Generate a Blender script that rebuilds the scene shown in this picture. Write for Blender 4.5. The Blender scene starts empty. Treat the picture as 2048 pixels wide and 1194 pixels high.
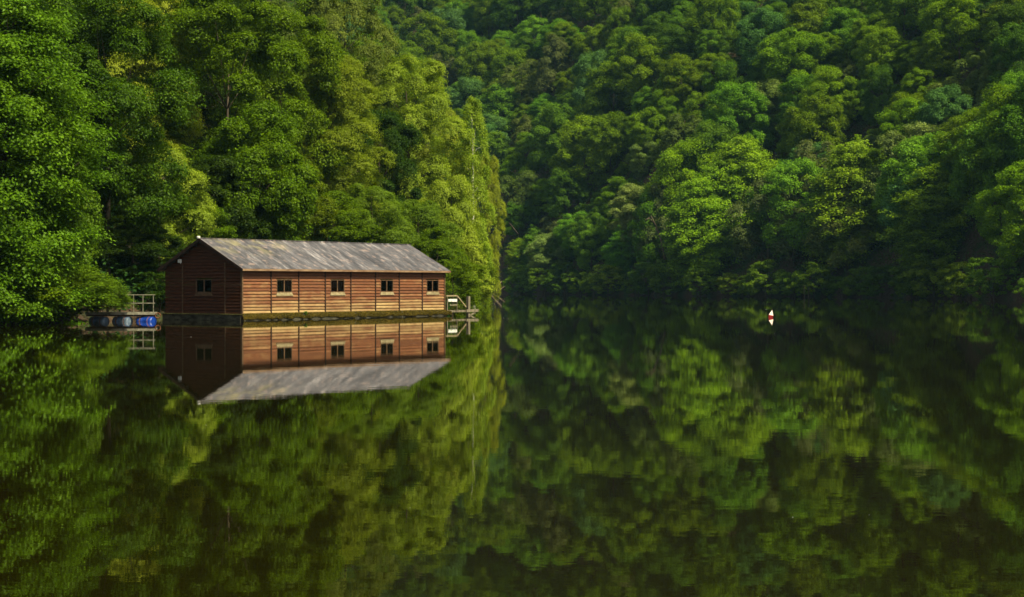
import bpy, math, random
import numpy as np
from mathutils import Vector, noise
R_ = math.radians
S = bpy.context.scene
COL = S.collection

# ------------------------------------------------------------------ camera, sky, sun, exposure
F = 3380.0            # focal length in pixels of the 2048 px wide photograph
HZ = 570.0            # row of the horizon
CAMZ = 1.8
cd = bpy.data.cameras.new('camera'); cam = bpy.data.objects.new('camera', cd); COL.objects.link(cam)
cam.location = (0, 0, CAMZ)
cam.rotation_euler = (R_(90) - math.atan(27.0 / F), 0, 0)
cd.sensor_width = 36; cd.lens = 36 * F / 2048
cd.clip_start = 0.1; cd.clip_end = 3000
S.camera = cam
SUN_DIR = Vector((0.60, -0.46, 0.98)).normalized()       # towards the sun
elev = math.asin(SUN_DIR.z); az = math.atan2(SUN_DIR.x, SUN_DIR.y)
W = bpy.data.worlds.new('World'); S.world = W; W.use_nodes = True
nt = W.node_tree
sky = nt.nodes.new('ShaderNodeTexSky'); sky.sky_type = 'NISHITA'; sky.sun_disc = False
sky.sun_elevation = elev; sky.sun_rotation = az; sky.air_density = 1.2; sky.dust_density = 1.5
bg = nt.nodes['Background']; bg.inputs[1].default_value = 0.065
hsv = nt.nodes.new('ShaderNodeHueSaturation'); hsv.inputs['Saturation'].default_value = .45      # thin cloud greys the sky
nt.links.new(sky.outputs[0], hsv.inputs['Color']); nt.links.new(hsv.outputs[0], bg.inputs[0])
sd = bpy.data.lights.new('sun', 'SUN'); sun = bpy.data.objects.new('sun', sd); COL.objects.link(sun)
sd.energy = 4.0; sd.angle = R_(7.0); sd.color = (1.0, 0.92, 0.62)
sun.rotation_euler = (-SUN_DIR).to_track_quat('-Z', 'Y').to_euler()
S.view_settings.view_transform = 'Standard'; S.view_settings.look = 'None'
S.view_settings.exposure = 0.98; S.view_settings.gamma = 1.0
try:
    S.cycles.max_bounces = 6; S.cycles.diffuse_bounces = 2; S.cycles.glossy_bounces = 3
    S.cycles.transparent_max_bounces = 6; S.cycles.transmission_bounces = 3
except Exception: pass

# ------------------------------------------------------------------ helpers
def tag(o, label=None, cat=None, group=None, kind=None):
    if label: o['label'] = label
    if cat: o['category'] = cat
    if group: o['group'] = group
    if kind: o['kind'] = kind
    return o

def link(name, me, mat=None, parent=None):
    o = bpy.data.objects.new(name, me); COL.objects.link(o)
    if mat is not None and me is not None and not me.materials: me.materials.append(mat)
    if parent: o.parent = parent
    return o

def empty(name, loc, rz=0):
    o = bpy.data.objects.new(name, None); COL.objects.link(o)
    o.location = loc; o.rotation_euler = (0, 0, rz); o.empty_display_size = 0.2
    return o

class MB:
    def __init__(s): s.v = []; s.f = []; s.smooth = False
    def add(s, vs, fs):
        b = len(s.v); s.v += [tuple(v) for v in vs]; s.f += [tuple(b + i for i in f) for f in fs]
    def box(s, x0, x1, y0, y1, z0, z1):
        s.add([(x0,y0,z0),(x1,y0,z0),(x1,y1,z0),(x0,y1,z0),(x0,y0,z1),(x1,y0,z1),(x1,y1,z1),(x0,y1,z1)],
              [(0,3,2,1),(4,5,6,7),(0,1,5,4),(1,2,6,5),(2,3,7,6),(3,0,4,7)])
    def bar(s, a, b, w, h=None, up=(0,0,1)):
        h = h or w
        a = Vector(a); b = Vector(b); d = (b - a).normalized(); u = Vector(up)
        if abs(d.dot(u)) > .98: u = Vector((1,0,0))
        r = d.cross(u).normalized(); u = r.cross(d).normalized()
        vs = []
        for p in (a, b):
            for i, j in ((-1,-1),(1,-1),(1,1),(-1,1)): vs.append(p + r*(i*w/2) + u*(j*h/2))
        s.add(vs, [(0,1,2,3),(7,6,5,4),(0,4,5,1),(1,5,6,2),(2,6,7,3),(3,7,4,0)])
    def tube(s, pts, rad, n=7, cap=True):
        pts = [Vector(p) for p in pts]; b = len(s.v); m = len(pts)
        if not hasattr(rad, '__len__'): rad = [rad]*m
        ref = Vector((.31,.2,.93)).normalized()
        for i, p in enumerate(pts):
            d = (pts[min(i+1,m-1)] - pts[max(i-1,0)]).normalized()
            r = d.cross(ref)
            if r.length < .05: r = d.cross(Vector((1,0,0)))
            r.normalize(); u = r.cross(d)
            for k in range(n):
                a = 2*math.pi*k/n
                s.v.append(tuple(p + (r*math.cos(a) + u*math.sin(a))*rad[i]))
        for i in range(m-1):
            for k in range(n):
                k2 = (k+1) % n
                s.f.append((b+i*n+k, b+i*n+k2, b+(i+1)*n+k2, b+(i+1)*n+k))
        if cap:
            s.f.append(tuple(b+k for k in range(n-1,-1,-1))); s.f.append(tuple(b+(m-1)*n+k for k in range(n)))
    def mesh(s, name, smooth=False):
        me = bpy.data.meshes.new(name); me.from_pydata(s.v, [], s.f); me.update()
        if smooth: me.polygons.foreach_set('use_smooth', [True]*len(me.polygons))
        return me
    def build(s, name, mat, parent=None, smooth=False):
        return link(name, s.mesh(name, smooth), mat, parent)

def quads_mesh(name, V, mat=None):
    """V: (n,4,3) array -> mesh of n loose quads"""
    n = len(V); me = bpy.data.meshes.new(name)
    me.vertices.add(n*4); me.vertices.foreach_set('co', V.reshape(-1).astype(np.float32))
    me.loops.add(n*4); me.loops.foreach_set('vertex_index', np.arange(n*4, dtype=np.int32))
    me.polygons.add(n); me.polygons.foreach_set('loop_start', np.arange(0, n*4, 4, dtype=np.int32))
    me.update(calc_edges=True)
    if mat: me.materials.append(mat)
    return me

def nrm(a): return a / np.maximum(np.linalg.norm(a, axis=-1, keepdims=True), 1e-6)

def leaf_quads(P, N, L, Wd, rng, tdir=None, tw=0.0):
    N = nrm(N); n = len(P)
    t = rng.normal(size=(n,3))
    if tdir is not None: t = t*(1-tw) + np.asarray(tdir)*tw*2
    t = nrm(t - (t*N).sum(1, keepdims=True)*N)
    b = np.cross(N, t)
    l = (L*rng.uniform(.6, 1.3, n))[:, None]/2; w = (Wd*rng.uniform(.6, 1.3, n))[:, None]/2
    q = np.empty((n,4,3)); fold = N*w*.35
    q[:,0] = P - t*l; q[:,1] = P + b*w + fold - t*l*.15; q[:,2] = P + t*l; q[:,3] = P - b*w + fold - t*l*.15
    return q

# ------------------------------------------------------------------ materials
def newmat(name):
    m = bpy.data.materials.new(name); m.use_nodes = True
    n = m.node_tree; n.nodes.clear()
    return m, n, n.nodes.new, n.links.new
def mixc(N, L, fac, a, b, mode='MIX'):
    x = N('ShaderNodeMix'); x.data_type = 'RGBA'; x.blend_type = mode
    for sock, v in ((x.inputs[0], fac), (x.inputs[6], a), (x.inputs[7], b)):
        if isinstance(v, (int, float)): sock.default_value = v
        elif isinstance(v, tuple): sock.default_value = (*v, 1)
        else: L(v, sock)
    return x.outputs[2]
def ramp(N, L, src, stops):
    r = N('ShaderNodeValToRGB'); L(src, r.inputs[0]); e = r.color_ramp.elements
    while len(e) < len(stops): e.new(.5)
    for i, (p, c) in enumerate(stops):
        e[i].position = p; e[i].color = (*c, 1) if isinstance(c, tuple) else (c, c, c, 1)
    return r.outputs[0]
def noise_tex(N, L, co, scale, detail=4, rough=.55, stretch=None):
    if stretch:
        mp = N('ShaderNodeMapping'); L(co, mp.inputs[0]); mp.inputs[3].default_value = stretch; co = mp.outputs[0]
    t = N('ShaderNodeTexNoise'); L(co, t.inputs['Vector']); t.inputs['Scale'].default_value = scale
    t.inputs['Detail'].default_value = detail; t.inputs['Roughness'].default_value = rough
    return t.outputs[0]
def mathn(N, L, op, a, b=0.0, clamp=False):
    x = N('ShaderNodeMath'); x.operation = op; x.use_clamp = clamp
    for s_, v in ((x.inputs[0], a), (x.inputs[1], b)):
        if isinstance(v, (int, float)): s_.default_value = v
        else: L(v, s_)
    return x.outputs[0]

def leaf_material(name, trans=.36, vlo=.72, vhi=1.28, nscale=.5, spec=.08):
    m, n, N, L = newmat(name)
    out = N('ShaderNodeOutputMaterial'); oi = N('ShaderNodeObjectInfo'); ge = N('ShaderNodeNewGeometry'); tc = N('ShaderNodeTexCoord')
    nz = noise_tex(N, L, tc.outputs['Object'], nscale, 3, .6)
    v1 = N('ShaderNodeMapRange'); L(ge.outputs['Random Per Island'], v1.inputs[0]); v1.inputs[3].default_value = vlo; v1.inputs[4].default_value = vhi
    v2 = N('ShaderNodeMapRange'); L(nz, v2.inputs[0]); v2.inputs[1].default_value = .3; v2.inputs[2].default_value = .7; v2.inputs[3].default_value = .75; v2.inputs[4].default_value = 1.25
    v = mathn(N, L, 'MULTIPLY', v1.outputs[0], v2.outputs[0])
    hs = N('ShaderNodeHueSaturation'); L(oi.outputs['Color'], hs.inputs['Color']); L(v, hs.inputs['Value'])
    h1 = N('ShaderNodeMapRange'); L(nz, h1.inputs[0]); h1.inputs[1].default_value = .3; h1.inputs[2].default_value = .7; h1.inputs[3].default_value = .508; h1.inputs[4].default_value = .493
    L(h1.outputs[0], hs.inputs['Hue'])
    c = hs.outputs[0]
    p = N('ShaderNodeBsdfPrincipled'); L(c, p.inputs['Base Color']); p.inputs['Roughness'].default_value = .5
    p.inputs['Specular IOR Level'].default_value = spec
    tr = N('ShaderNodeBsdfTranslucent')
    tcol = mixc(N, L, 1.0, c, (1.1, 1.2, .4), 'MULTIPLY'); L(tcol, tr.inputs[0])
    mx = N('ShaderNodeMixShader'); mx.inputs[0].default_value = trans
    L(p.outputs[0], mx.inputs[1]); L(tr.outputs[0], mx.inputs[2]); L(mx.outputs[0], out.inputs[0])
    return m
M_LEAF = leaf_material('foliage')
M_BIRCHLEAF = leaf_material('birch_foliage', .42, .80, 1.22, .4, .1)
M_NEARLEAF = leaf_material('broad_foliage', .36, .58, 1.38, .45, .10)

def simple_mat(name, col, col2=None, scale=4, rough=.8, spec=.3, stretch=None, bump=0.0, lo=.35, hi=.65, coord='Object', metal=0):
    m, n, N, L = newmat(name)
    out = N('ShaderNodeOutputMaterial'); p = N('ShaderNodeBsdfPrincipled'); tc = N('ShaderNodeTexCoord')
    nz = noise_tex(N, L, tc.outputs[coord], scale, 6, .6, stretch)
    L(ramp(N, L, nz, [(lo, col), (hi, col2 or col)]), p.inputs['Base Color'])
    p.inputs['Roughness'].default_value = rough; p.inputs['Specular IOR Level'].default_value = spec
    p.inputs['Metallic'].default_value = metal
    if bump:
        b = N('ShaderNodeBump'); b.inputs['Strength'].default_value = bump; b.inputs['Distance'].default_value = .03
        L(nz, b.inputs['Height']); L(b.outputs[0], p.inputs['Normal'])
    L(p.outputs[0], out.inputs[0])
    return m
M_BARK = simple_mat('bark', (.035,.026,.017), (.11,.085,.055), 3, .9, .2, (1,1,.25), .6)
M_BIRCH = simple_mat('birch_bark', (.10,.09,.07), (.62,.58,.48), 4, .8, .2, (1,1,2.5), .2, .36, .46)
M_DEAD = simple_mat('dead_wood', (.06,.045,.03), (.20,.15,.10), 3, .85, .2, (1,1,.4), .3)
M_CONC = simple_mat('concrete', (.022,.019,.012), (.10,.09,.06), 2.2, .9, .2, (1,1,2.5), .4)
M_PALEWOOD = simple_mat('pale_wood', (.17,.13,.06), (.34,.27,.15), 6, .75, .3, None, .2)
M_WHITEPAINT = simple_mat('white_paint', (.62,.60,.54), (.82,.80,.74), 8, .5, .4)
M_GREYWOOD = simple_mat('grey_weathered_wood', (.09,.075,.045), (.25,.21,.14), 5, .85, .2, (1,1,.3), .4)
M_DARKWOOD = simple_mat('dark_stained_wood', (.020,.010,.006), (.055,.026,.014), 5, .7, .3, None, .2)
M_FRAME = simple_mat('window_frame_wood', (.07,.038,.018), (.16,.09,.045), 6, .6, .3)
M_FASCIA = simple_mat('fascia_wood', (.16,.085,.045), (.30,.19,.11), 4, .7, .3, (.4,1,1))
M_PIPE = simple_mat('galvanised_pipe', (.12,.11,.07), (.26,.24,.17), 9, .5, .5, None, 0, coord='Object', metal=.3)
M_DECKCONC = simple_mat('jetty_deck', (.11,.10,.07), (.34,.31,.23), 3, .85, .2)
M_BLUE = simple_mat('blue_plastic', (.002,.02,.17), (.006,.05,.34), 5, .4, .5)
M_BLUEGREY = simple_mat('faded_blue_plastic', (.02,.05,.13), (.16,.21,.26), 4, .45, .5)
M_RUST = simple_mat('rusty_band', (.10,.03,.012), (.22,.09,.04), 12, .8, .3)
M_RED = simple_mat('red_paint', (.24,.006,.004), (.36,.012,.008), 8, .5, .4)
M_BUOYW = simple_mat('buoy_white', (.72,.52,.40), (.86,.72,.60), 6, .5, .4)
M_CURTAIN = simple_mat('curtain_cloth', (.16,.24,.32), (.42,.50,.56), 14, .9, .1, (9,9,.3))

def wood_wall_material():
    m, n, N, L = newmat('stained_log_cladding')
    out = N('ShaderNodeOutputMaterial'); p = N('ShaderNodeBsdfPrincipled'); tc = N('ShaderNodeTexCoord'); ge = N('ShaderNodeNewGeometry')
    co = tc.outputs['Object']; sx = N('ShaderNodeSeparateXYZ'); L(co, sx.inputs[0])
    grain = noise_tex(N, L, co, 6, 6, .65, (.5, .5, 9))
    patch = noise_tex(N, L, co, 1.3, 4, .6, (.6, .6, 1.5))
    base = ramp(N, L, grain, [(.3, (.085,.028,.010)), (.5, (.165,.058,.021)), (.72, (.25,.105,.042))])
    pale = ramp(N, L, grain, [(.3, (.22,.125,.045)), (.7, (.46,.32,.14))])
    # the stain has weathered away towards the water, board by board
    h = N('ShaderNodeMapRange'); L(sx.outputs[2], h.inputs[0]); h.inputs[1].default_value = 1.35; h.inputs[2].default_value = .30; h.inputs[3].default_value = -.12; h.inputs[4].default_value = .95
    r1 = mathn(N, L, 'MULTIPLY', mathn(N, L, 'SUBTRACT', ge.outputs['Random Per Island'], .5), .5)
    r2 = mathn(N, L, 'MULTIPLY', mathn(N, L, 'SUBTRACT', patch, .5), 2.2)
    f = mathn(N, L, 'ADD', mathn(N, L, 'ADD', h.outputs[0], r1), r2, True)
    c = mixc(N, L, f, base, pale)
    rv = N('ShaderNodeMapRange'); L(ge.outputs['Random Per Island'], rv.inputs[0]); rv.inputs[3].default_value = .82; rv.inputs[4].default_value = 1.15
    hs = N('ShaderNodeHueSaturation'); L(c, hs.inputs['Color']); L(rv.outputs[0], hs.inputs['Value'])
    L(hs.outputs[0], p.inputs['Base Color']); p.inputs['Roughness'].default_value = .62; p.inputs['Specular IOR Level'].default_value = .3
    b = N('ShaderNodeBump'); b.inputs['Strength'].default_value = .35; b.inputs['Distance'].default_value = .02; L(grain, b.inputs['Height']); L(b.outputs[0], p.inputs['Normal'])
    L(p.outputs[0], out.inputs[0]); return m
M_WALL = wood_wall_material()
M_WALLSHADE = simple_mat('shaded_cladding', (.040,.013,.004), (.105,.034,.011), 5, .75, .2, (.5,.5,6), .3)  # gable lies in shade; that darkness is put into its cladding colour

def roof_material():
    m, n, N, L = newmat('weathered_roof_sheet')
    out = N('ShaderNodeOutputMaterial'); p = N('ShaderNodeBsdfPrincipled'); tc = N('ShaderNodeTexCoord'); co = tc.outputs['Object']
    st = noise_tex(N, L, co, 2.1, 9, .76, (1.3, .24, .24))
    fine = noise_tex(N, L, co, 9, 5, .7, (1.5, .35, .35))
    c1 = ramp(N, L, st, [(.34, (.032,.030,.033)), (.46, (.070,.064,.068)), (.56, (.130,.118,.124)), (.68, (.36,.33,.325))])
    c2 = ramp(N, L, fine, [(.3, .60), (.7, 1.25)])
    c = mixc(N, L, 1.0, c1, c2, 'MULTIPLY')
    big_ = noise_tex(N, L, co, .35, 3, .5, (1, .5, .5)); c = mixc(N, L, 1.0, c, ramp(N, L, big_, [(.38, .78), (.60, 1.12)]), 'MULTIPLY')
    sp = noise_tex(N, L, co, 3.0, 3, .5)
    c = mixc(N, L, ramp(N, L, sp, [(.57, 0.0), (.70, .25)]), c, (.62,.42,.34))
    sx = N('ShaderNodeSeparateXYZ'); L(co, sx.inputs[0])
    a = N('ShaderNodeMapRange'); L(sx.outputs[0], a.inputs[0]); a.inputs[1].default_value = 7.0; a.inputs[2].default_value = 3.5; a.inputs[3].default_value = 0; a.inputs[4].default_value = 1
    b_ = N('ShaderNodeMapRange'); L(sx.outputs[2], b_.inputs[0]); b_.inputs[1].default_value = 3.2; b_.inputs[2].default_value = 3.9; b_.inputs[3].default_value = 0; b_.inputs[4].default_value = 1
    li = noise_tex(N, L, co, 1.1, 5, .6)
    f = mathn(N, L, 'MULTIPLY', mathn(N, L, 'MULTIPLY', a.outputs[0], b_.outputs[0]), ramp(N, L, li, [(.48, 0.0), (.66, .4)]))
    c = mixc(N, L, f, c, (.42,.36,.14))
    L(c, p.inputs['Base Color']); p.inputs['Roughness'].default_value = .55; p.inputs['Specular IOR Level'].default_value = .5
    bm_ = N('ShaderNodeBump'); bm_.inputs['Strength'].default_value = .3; bm_.inputs['Distance'].default_value = .03; L(fine, bm_.inputs['Height']); L(bm_.outputs[0], p.inputs['Normal'])
    L(p.outputs[0], out.inputs[0]); return m
M_ROOF = roof_material()

def glass_material():
    m, n, N, L = newmat('window_glass')
    out = N('ShaderNodeOutputMaterial'); fr = N('ShaderNodeFresnel'); fr.inputs[0].default_value = 1.5
    tr = N('ShaderNodeBsdfTransparent'); tr.inputs[0].default_value = (.55,.62,.65,1)
    gl = N('ShaderNodeBsdfGlossy'); gl.inputs['Roughness'].default_value = .03
    mx = N('ShaderNodeMixShader'); f = mathn(N, L, 'ADD', fr.outputs[0], .04)
    L(f, mx.inputs[0]); L(tr.outputs[0], mx.inputs[1]); L(gl.outputs[0], mx.inputs[2]); L(mx.outputs[0], out.inputs[0]); return m
M_GLASS = glass_material()

def water_material():
    m, n, N, L = newmat('lake_water')
    out = N('ShaderNodeOutputMaterial'); p = N('ShaderNodeBsdfPrincipled'); ge = N('ShaderNodeNewGeometry'); co = ge.outputs['Position']
    p.inputs['Base Color'].default_value = (.0075,.0062,.0004,1)
    p.inputs['Roughness'].default_value = .006; p.inputs['IOR'].default_value = 1.333
    p.inputs['Specular Tint'].default_value = (1.0,.97,.72,1)
    n1 = noise_tex(N, L, co, 5.0, 3, .5, (.55,1,1)); n2 = noise_tex(N, L, co, .8, 3, .5, (.35,1,1))
    pt = noise_tex(N, L, co, .09, 3, .55, (.25,1,1))
    amp = ramp(N, L, pt, [(.42, .35), (.62, 1.0)])
    h = mathn(N, L, 'MULTIPLY', mathn(N, L, 'ADD', mathn(N, L, 'MULTIPLY', n1, .00045), mathn(N, L, 'MULTIPLY', n2, .0012)), amp)
    b = N('ShaderNodeBump'); b.inputs['Strength'].default_value = 1.0; b.inputs['Distance'].default_value = 1.0
    L(h, b.inputs['Height']); L(b.outputs[0], p.inputs['Normal'])
    L(p.outputs[0], out.inputs[0]); return m
M_WATER = water_material()

def ground_material():
    m, n, N, L = newmat('forest_floor')
    out = N('ShaderNodeOutputMaterial'); p = N('ShaderNodeBsdfPrincipled'); ge = N('ShaderNodeNewGeometry'); co = ge.outputs['Position']
    a = noise_tex(N, L, co, .35, 6, .65); b = noise_tex(N, L, co, 3.0, 5, .6)
    c1 = ramp(N, L, b, [(.3, (.030,.019,.012)), (.7, (.085,.055,.035))])
    c2 = ramp(N, L, b, [(.3, (.008,.020,.005)), (.7, (.03,.06,.014))])
    L(mixc(N, L, ramp(N, L, a, [(.46, 0.0), (.60, 1.0)]), c1, c2), p.inputs['Base Color'])
    p.inputs['Roughness'].default_value = .95; p.inputs['Specular IOR Level'].default_value = .1
    bp = N('ShaderNodeBump'); bp.inputs['Strength'].default_value = .8; bp.inputs['Distance'].default_value = .3; L(b, bp.inputs['Height']); L(bp.outputs[0], p.inputs['Normal'])
    L(p.outputs[0], out.inputs[0]); return m
M_GROUND = ground_material()

# ------------------------------------------------------------------ terrain and lake
def px2x(px, D): return (px - 1024) / F * D
SH_PX = [-3000, 900, 1000, 1400, 1700, 2048, 2300, 3000, 5000, 9000]
SH_D  = [360, 352, 345, 276, 253, 203, 165, 110, 60, 30]
LEFT = [(-70,-4),(-60,30),(-40,48),(-28,66),(-24,75),(-21.8,82),(-20.6,88),(-17.5,95.5),(-10.8,106),(-6.5,114),(-4.6,128),(-4.2,146),(-5.5,162),(-9,185),(-14,340),(-14,760),(-420,760),(-420,-4)]
LP = np.array(LEFT, float)
def left_sd(X, Y):
    """signed distance to the left land, positive on land"""
    X = np.asarray(X, float); Y = np.asarray(Y, float)
    d = np.full(X.shape, 1e9); ins = np.zeros(X.shape, bool); n = len(LP)
    for i in range(n):
        a = LP[i]; b = LP[(i+1) % n]; e = b - a
        t = np.clip(((X-a[0])*e[0] + (Y-a[1])*e[1]) / (e@e), 0, 1)
        d = np.minimum(d, np.hypot(X-a[0]-t*e[0], Y-a[1]-t*e[1]))
        c = ((a[1] > Y) != (b[1] > Y))
        with np.errstate(divide='ignore', invalid='ignore'):
            xi = a[0] + (Y-a[1])*e[0]/(e[1] if e[1] else 1e-9)
        ins ^= c & (X < xi)
    return np.where(ins, d, -d)
def wav(X, Y):
    return (np.sin(X*.11+1.3)*np.cos(Y*.083+.4) + .6*np.sin(X*.23-Y*.19) + .4*np.sin(X*.47+Y*.39+2))
def far_sd(X, Y):
    px = 1024 + F*X/np.maximum(Y, 1.0)
    return Y - np.interp(px, SH_PX, SH_D) + .8*np.sin(X*.5)
def height(X, Y):
    X = np.asarray(X, float); Y = np.asarray(Y, float)
    l = left_sd(X, Y); f = far_sd(X, Y); w = wav(X, Y)
    hl = np.where(l > 0, .9*(1-np.exp(-l/1.2)) + 16*(1-np.exp(-l*.40/16)), np.maximum(l*.5, -3))
    hf = np.where(f > 0, .8*(1-np.exp(-f/1.0)) + .66*f + np.clip(f/25, 0, 1)*w*2.2, np.maximum(f*.5, -3))
    hf = np.minimum(hf, 175 + w*3)
    back = -4.5 - Y
    hb = np.where(back > 0, .5+np.minimum(back*.2, 6), np.maximum(back*.4, -3))
    return np.maximum(np.maximum(hl, hf), hb)
def hz(x, y): return float(height(np.array([x]), np.array([y]))[0])
def build_ground():
    xs = np.concatenate([np.linspace(-420,-60,46)[:-1], np.linspace(-60,120,100)[:-1], np.linspace(120,420,50)])
    ys = np.concatenate([np.linspace(-60,60,30)[:-1], np.linspace(60,380,190)[:-1], np.linspace(380,760,80)])
    X, Y = np.meshgrid(xs, ys); Z = height(X, Y); nx, ny = len(xs), len(ys)
    V = np.stack([X, Y, Z], -1).reshape(-1, 3)
    i = (np.arange(ny-1)[:,None]*nx + np.arange(nx-1)[None,:]).reshape(-1)
    Fq = np.stack([i, i+1, i+1+nx, i+nx], 1)
    me = bpy.data.meshes.new('ground'); me.from_pydata(V.tolist(), [], Fq.tolist()); me.update()
    me.polygons.foreach_set('use_smooth', [True]*len(me.polygons))
    tag(link('hillside_ground', me, M_GROUND), kind='structure')
build_ground()
mb = MB(); mb.add([(-420,-60,0),(420,-60,0),(420,760,0),(-420,760,0)], [(0,1,2,3)])
tag(mb.build('lake_water', M_WATER), kind='structure')

# ------------------------------------------------------------------ the boathouse
HL, HW, RZ = 16.6, 5.5, math.atan2(.815, .579)
NB = 14; BH = 2.29/NB; Z0 = .34; EAVE = 2.63; SL = (4.2-2.63)/(HW/2+.3)
house = empty('boathouse', (-13.6, 85.0, 0), RZ)
tag(house, 'long brown timber boathouse with grey weathered roof standing in the lake', 'boathouse')
NP = 8; PW = HL/NP
rnd = random.Random(4)
def board(mb, p0, p1, z, h, out, seed, zt=None):
    """one rounded plank from p0 to p1 (2-D), bulging towards out"""
    d = Vector((p1[0]-p0[0], p1[1]-p0[1], 0)); n = max(2, int(d.length/.35)); o = Vector((out[0], out[1], 0))
    prof = [(-.03, 0), (.042, .01), (.055, .14), (.046, .50), (.014, .92), (-.03, .95)]
    vs = []
    for i in range(n+1):
        t = i/n; w = (noise.noise(Vector((seed*3.1 + t*d.length*1.2, seed, 0)))*.012)
        b = Vector((p0[0], p0[1], 0)) + d*t
        for k, (a, zz) in enumerate(prof):
            zs = z + zz*h + (w if k in (1, 2) else 0)
            vs.append(b + o*a + Vector((0, 0, zs)))
    m = len(prof); fs = []
    for i in range(n):
        for k in range(m):
            k2 = (k+1) % m
            fs.append((i*m+k, (i+1)*m+k, (i+1)*m+k2, i*m+k2))
    fs.append(tuple(range(m))); fs.append(tuple(n*m+k for k in range(m-1, -1, -1)))
    mb.add(vs, fs)
# window openings on the long wall: (panel index, half width)
WIN = [(1, .58), (3, .56), (5, .55), (7, .56)]
WZ0, WZ1 = 1.41, 2.06
def win_x(i): return (i+.5)*PW + (-.03 if i < 7 else -.05)
mb = MB()
for r in range(NB):
    z = Z0 + r*BH
    for k in range(NP):
        a, b = k*PW+.035, (k+1)*PW-.035
        wn = [w for w in WIN if w[0] == k]
        if wn and z + BH > WZ0 - .02 and z < WZ1:
            c = win_x(k); hw = wn[0][1]
            if c-hw > a: board(mb, (a,0), (c-hw,0), z, BH, (0,-1), r*17+k)
            if c+hw < b: board(mb, (c+hw,0), (b,0), z, BH, (0,-1), r*13+k+.5)
        else: board(mb, (a,0), (b,0), z, BH, (0,-1), r*11+k*1.7)
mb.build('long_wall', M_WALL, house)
for k in range(1, NP):
    mb = MB(); mb.box(k*PW-.034, k*PW+.034, -.085, .03, Z0, EAVE-.05); mb.build('wall_batten', M_DARKWOOD, house)
mb = MB(); mb.box(-.06, .034, -.09, .03, Z0, EAVE-.06); mb.build('corner_post', M_FRAME, house)
mb = MB(); mb.box(HL-.034, HL+.05, -.09, .03, Z0, EAVE-.06); mb.build('corner_post', M_FRAME, house)
def gable(xw, out, name, window):
    mb = MB(); r = 0; z = Z0
    zr = lambda y: EAVE + .02 + (min(y, HW-y)+.3)*SL - .10      # underside of roof
    while True:
        top = z+BH
        half = HW/2
        y_lo = max(.035, (top - (EAVE+.02-.10))/SL - .3); y_hi = HW - y_lo
        if y_hi - y_lo < .25: break
        if window and top > WZ0-.02 and z < WZ1:
            board(mb, (xw, y_lo), (xw, window[0]), z, BH, (out,0), r*7.7); board(mb, (xw, window[1]), (xw, y_hi), z, BH, (out,0), r*9.3)
        else: board(mb, (xw, y_lo), (xw, y_hi), z, BH, (out,0), r*5.3)
        z = top; r += 1
    mb.build(name, M_WALLSHADE, house)
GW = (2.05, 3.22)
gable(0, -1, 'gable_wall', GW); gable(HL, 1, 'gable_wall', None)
mb = MB()
for r in range(NB): board(mb, (.03, HW), (HL-.03, HW), Z0+r*BH, BH, (0,1), r*2.9)
mb.build('rear_wall', M_WALLSHADE, house)
for y in (1.12, 4.18):
    mb = MB(); mb.box(-.064, .0, y-.035, y+.035, Z0, EAVE+.3); mb.build('gable_batten', M_FRAME, house)
mb = MB(); mb.box(.04, HL-.04, .05, HW-.05, Z0-.02, Z0+.05); mb.build('floor', M_DARKWOOD, house)
# gable backing planes that close the triangle under the roof
for xx, s_ in ((.035, 1), (HL-.035, -1)):
    mb = MB(); zt = EAVE-.03
    mb.add([(xx,0.04,zt),(xx,HW-.04,zt),(xx,HW/2,zt+(HW/2)*SL),(xx+.02*s_,0.04,zt),(xx+.02*s_,HW-.04,zt),(xx+.02*s_,HW/2,zt+(HW/2)*SL)], [(0,1,2),(5,4,3),(0,2,5,3),(1,4,5,2),(0,3,4,1)])
    mb.build('gable_backing', M_DARKWOOD, house)
# roof: two pitched slabs, ridge cap
def slab(mb, y_e, y_r, x0, x1, th=.05, n=34):
    vs = []; 
    for i in range(n+1):
        x = x0 + (x1-x0)*i/n
        for j in range(5):
            t = j/4; y = y_e + (y_r-y_e)*t; zz = EAVE + (4.2-EAVE)*t + noise.noise(Vector((x*.9, y*1.1, 3)))*.012
            vs.append((x, y, zz)); 
    m = 5; nn = len(vs); vs += [(x, y, z-th) for x, y, z in vs]; fs = []
    for i in range(n):
        for j in range(4):
            a = i*m+j; q = (a, a+m, a+m+1, a+1)
            if y_e > y_r: q = q[::-1]
            fs.append(q); fs.append(tuple(k+nn for k in q[::-1]))
        a = i*m; fs.append((a, a+nn, a+m+nn, a+m)); a = i*m+4; fs.append((a, a+m, a+m+nn, a+nn))
    for i in (0, n):
        for j in range(4):
            a = i*m+j; fs.append((a, a+1, a+1+nn, a+nn))
    mb.add(vs, fs)
mb = MB(); slab(mb, -.3, HW/2, -.25, HL+.25); slab(mb, HW+.3, HW/2, -.25, HL+.25)
roof = mb.build('roof', M_ROOF, house)
mb = MB(); mb.bar((-.27, HW/2, 4.205), (HL+.27, HW/2, 4.205), .14, .035); mb.build('ridge_cap', M_ROOF, roof)
mb = MB()
for y, s_ in ((-.318, 1), (HW+.318, -1)): mb.box(-.25, HL+.25, y-.015, y+.015, EAVE-.115, EAVE-.012)
mb.build('fascia', M_FASCIA, roof)
for x in (-.265, HL+.265):
    for s_ in (-1, 1):
        mb = MB()
        ye = HW/2 + s_*(HW/2+.31)
        mb.bar((x, ye, EAVE-.085), (x, HW/2, 4.2-.085), .03, .15)
        mb.build('barge_board', M_DARKWOOD, roof)
mb = MB(); mb.box(-.25, HL+.25, -.3, -.02, EAVE-.10, EAVE-.085); mb.build('soffit', M_DARKWOOD, roof)
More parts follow.
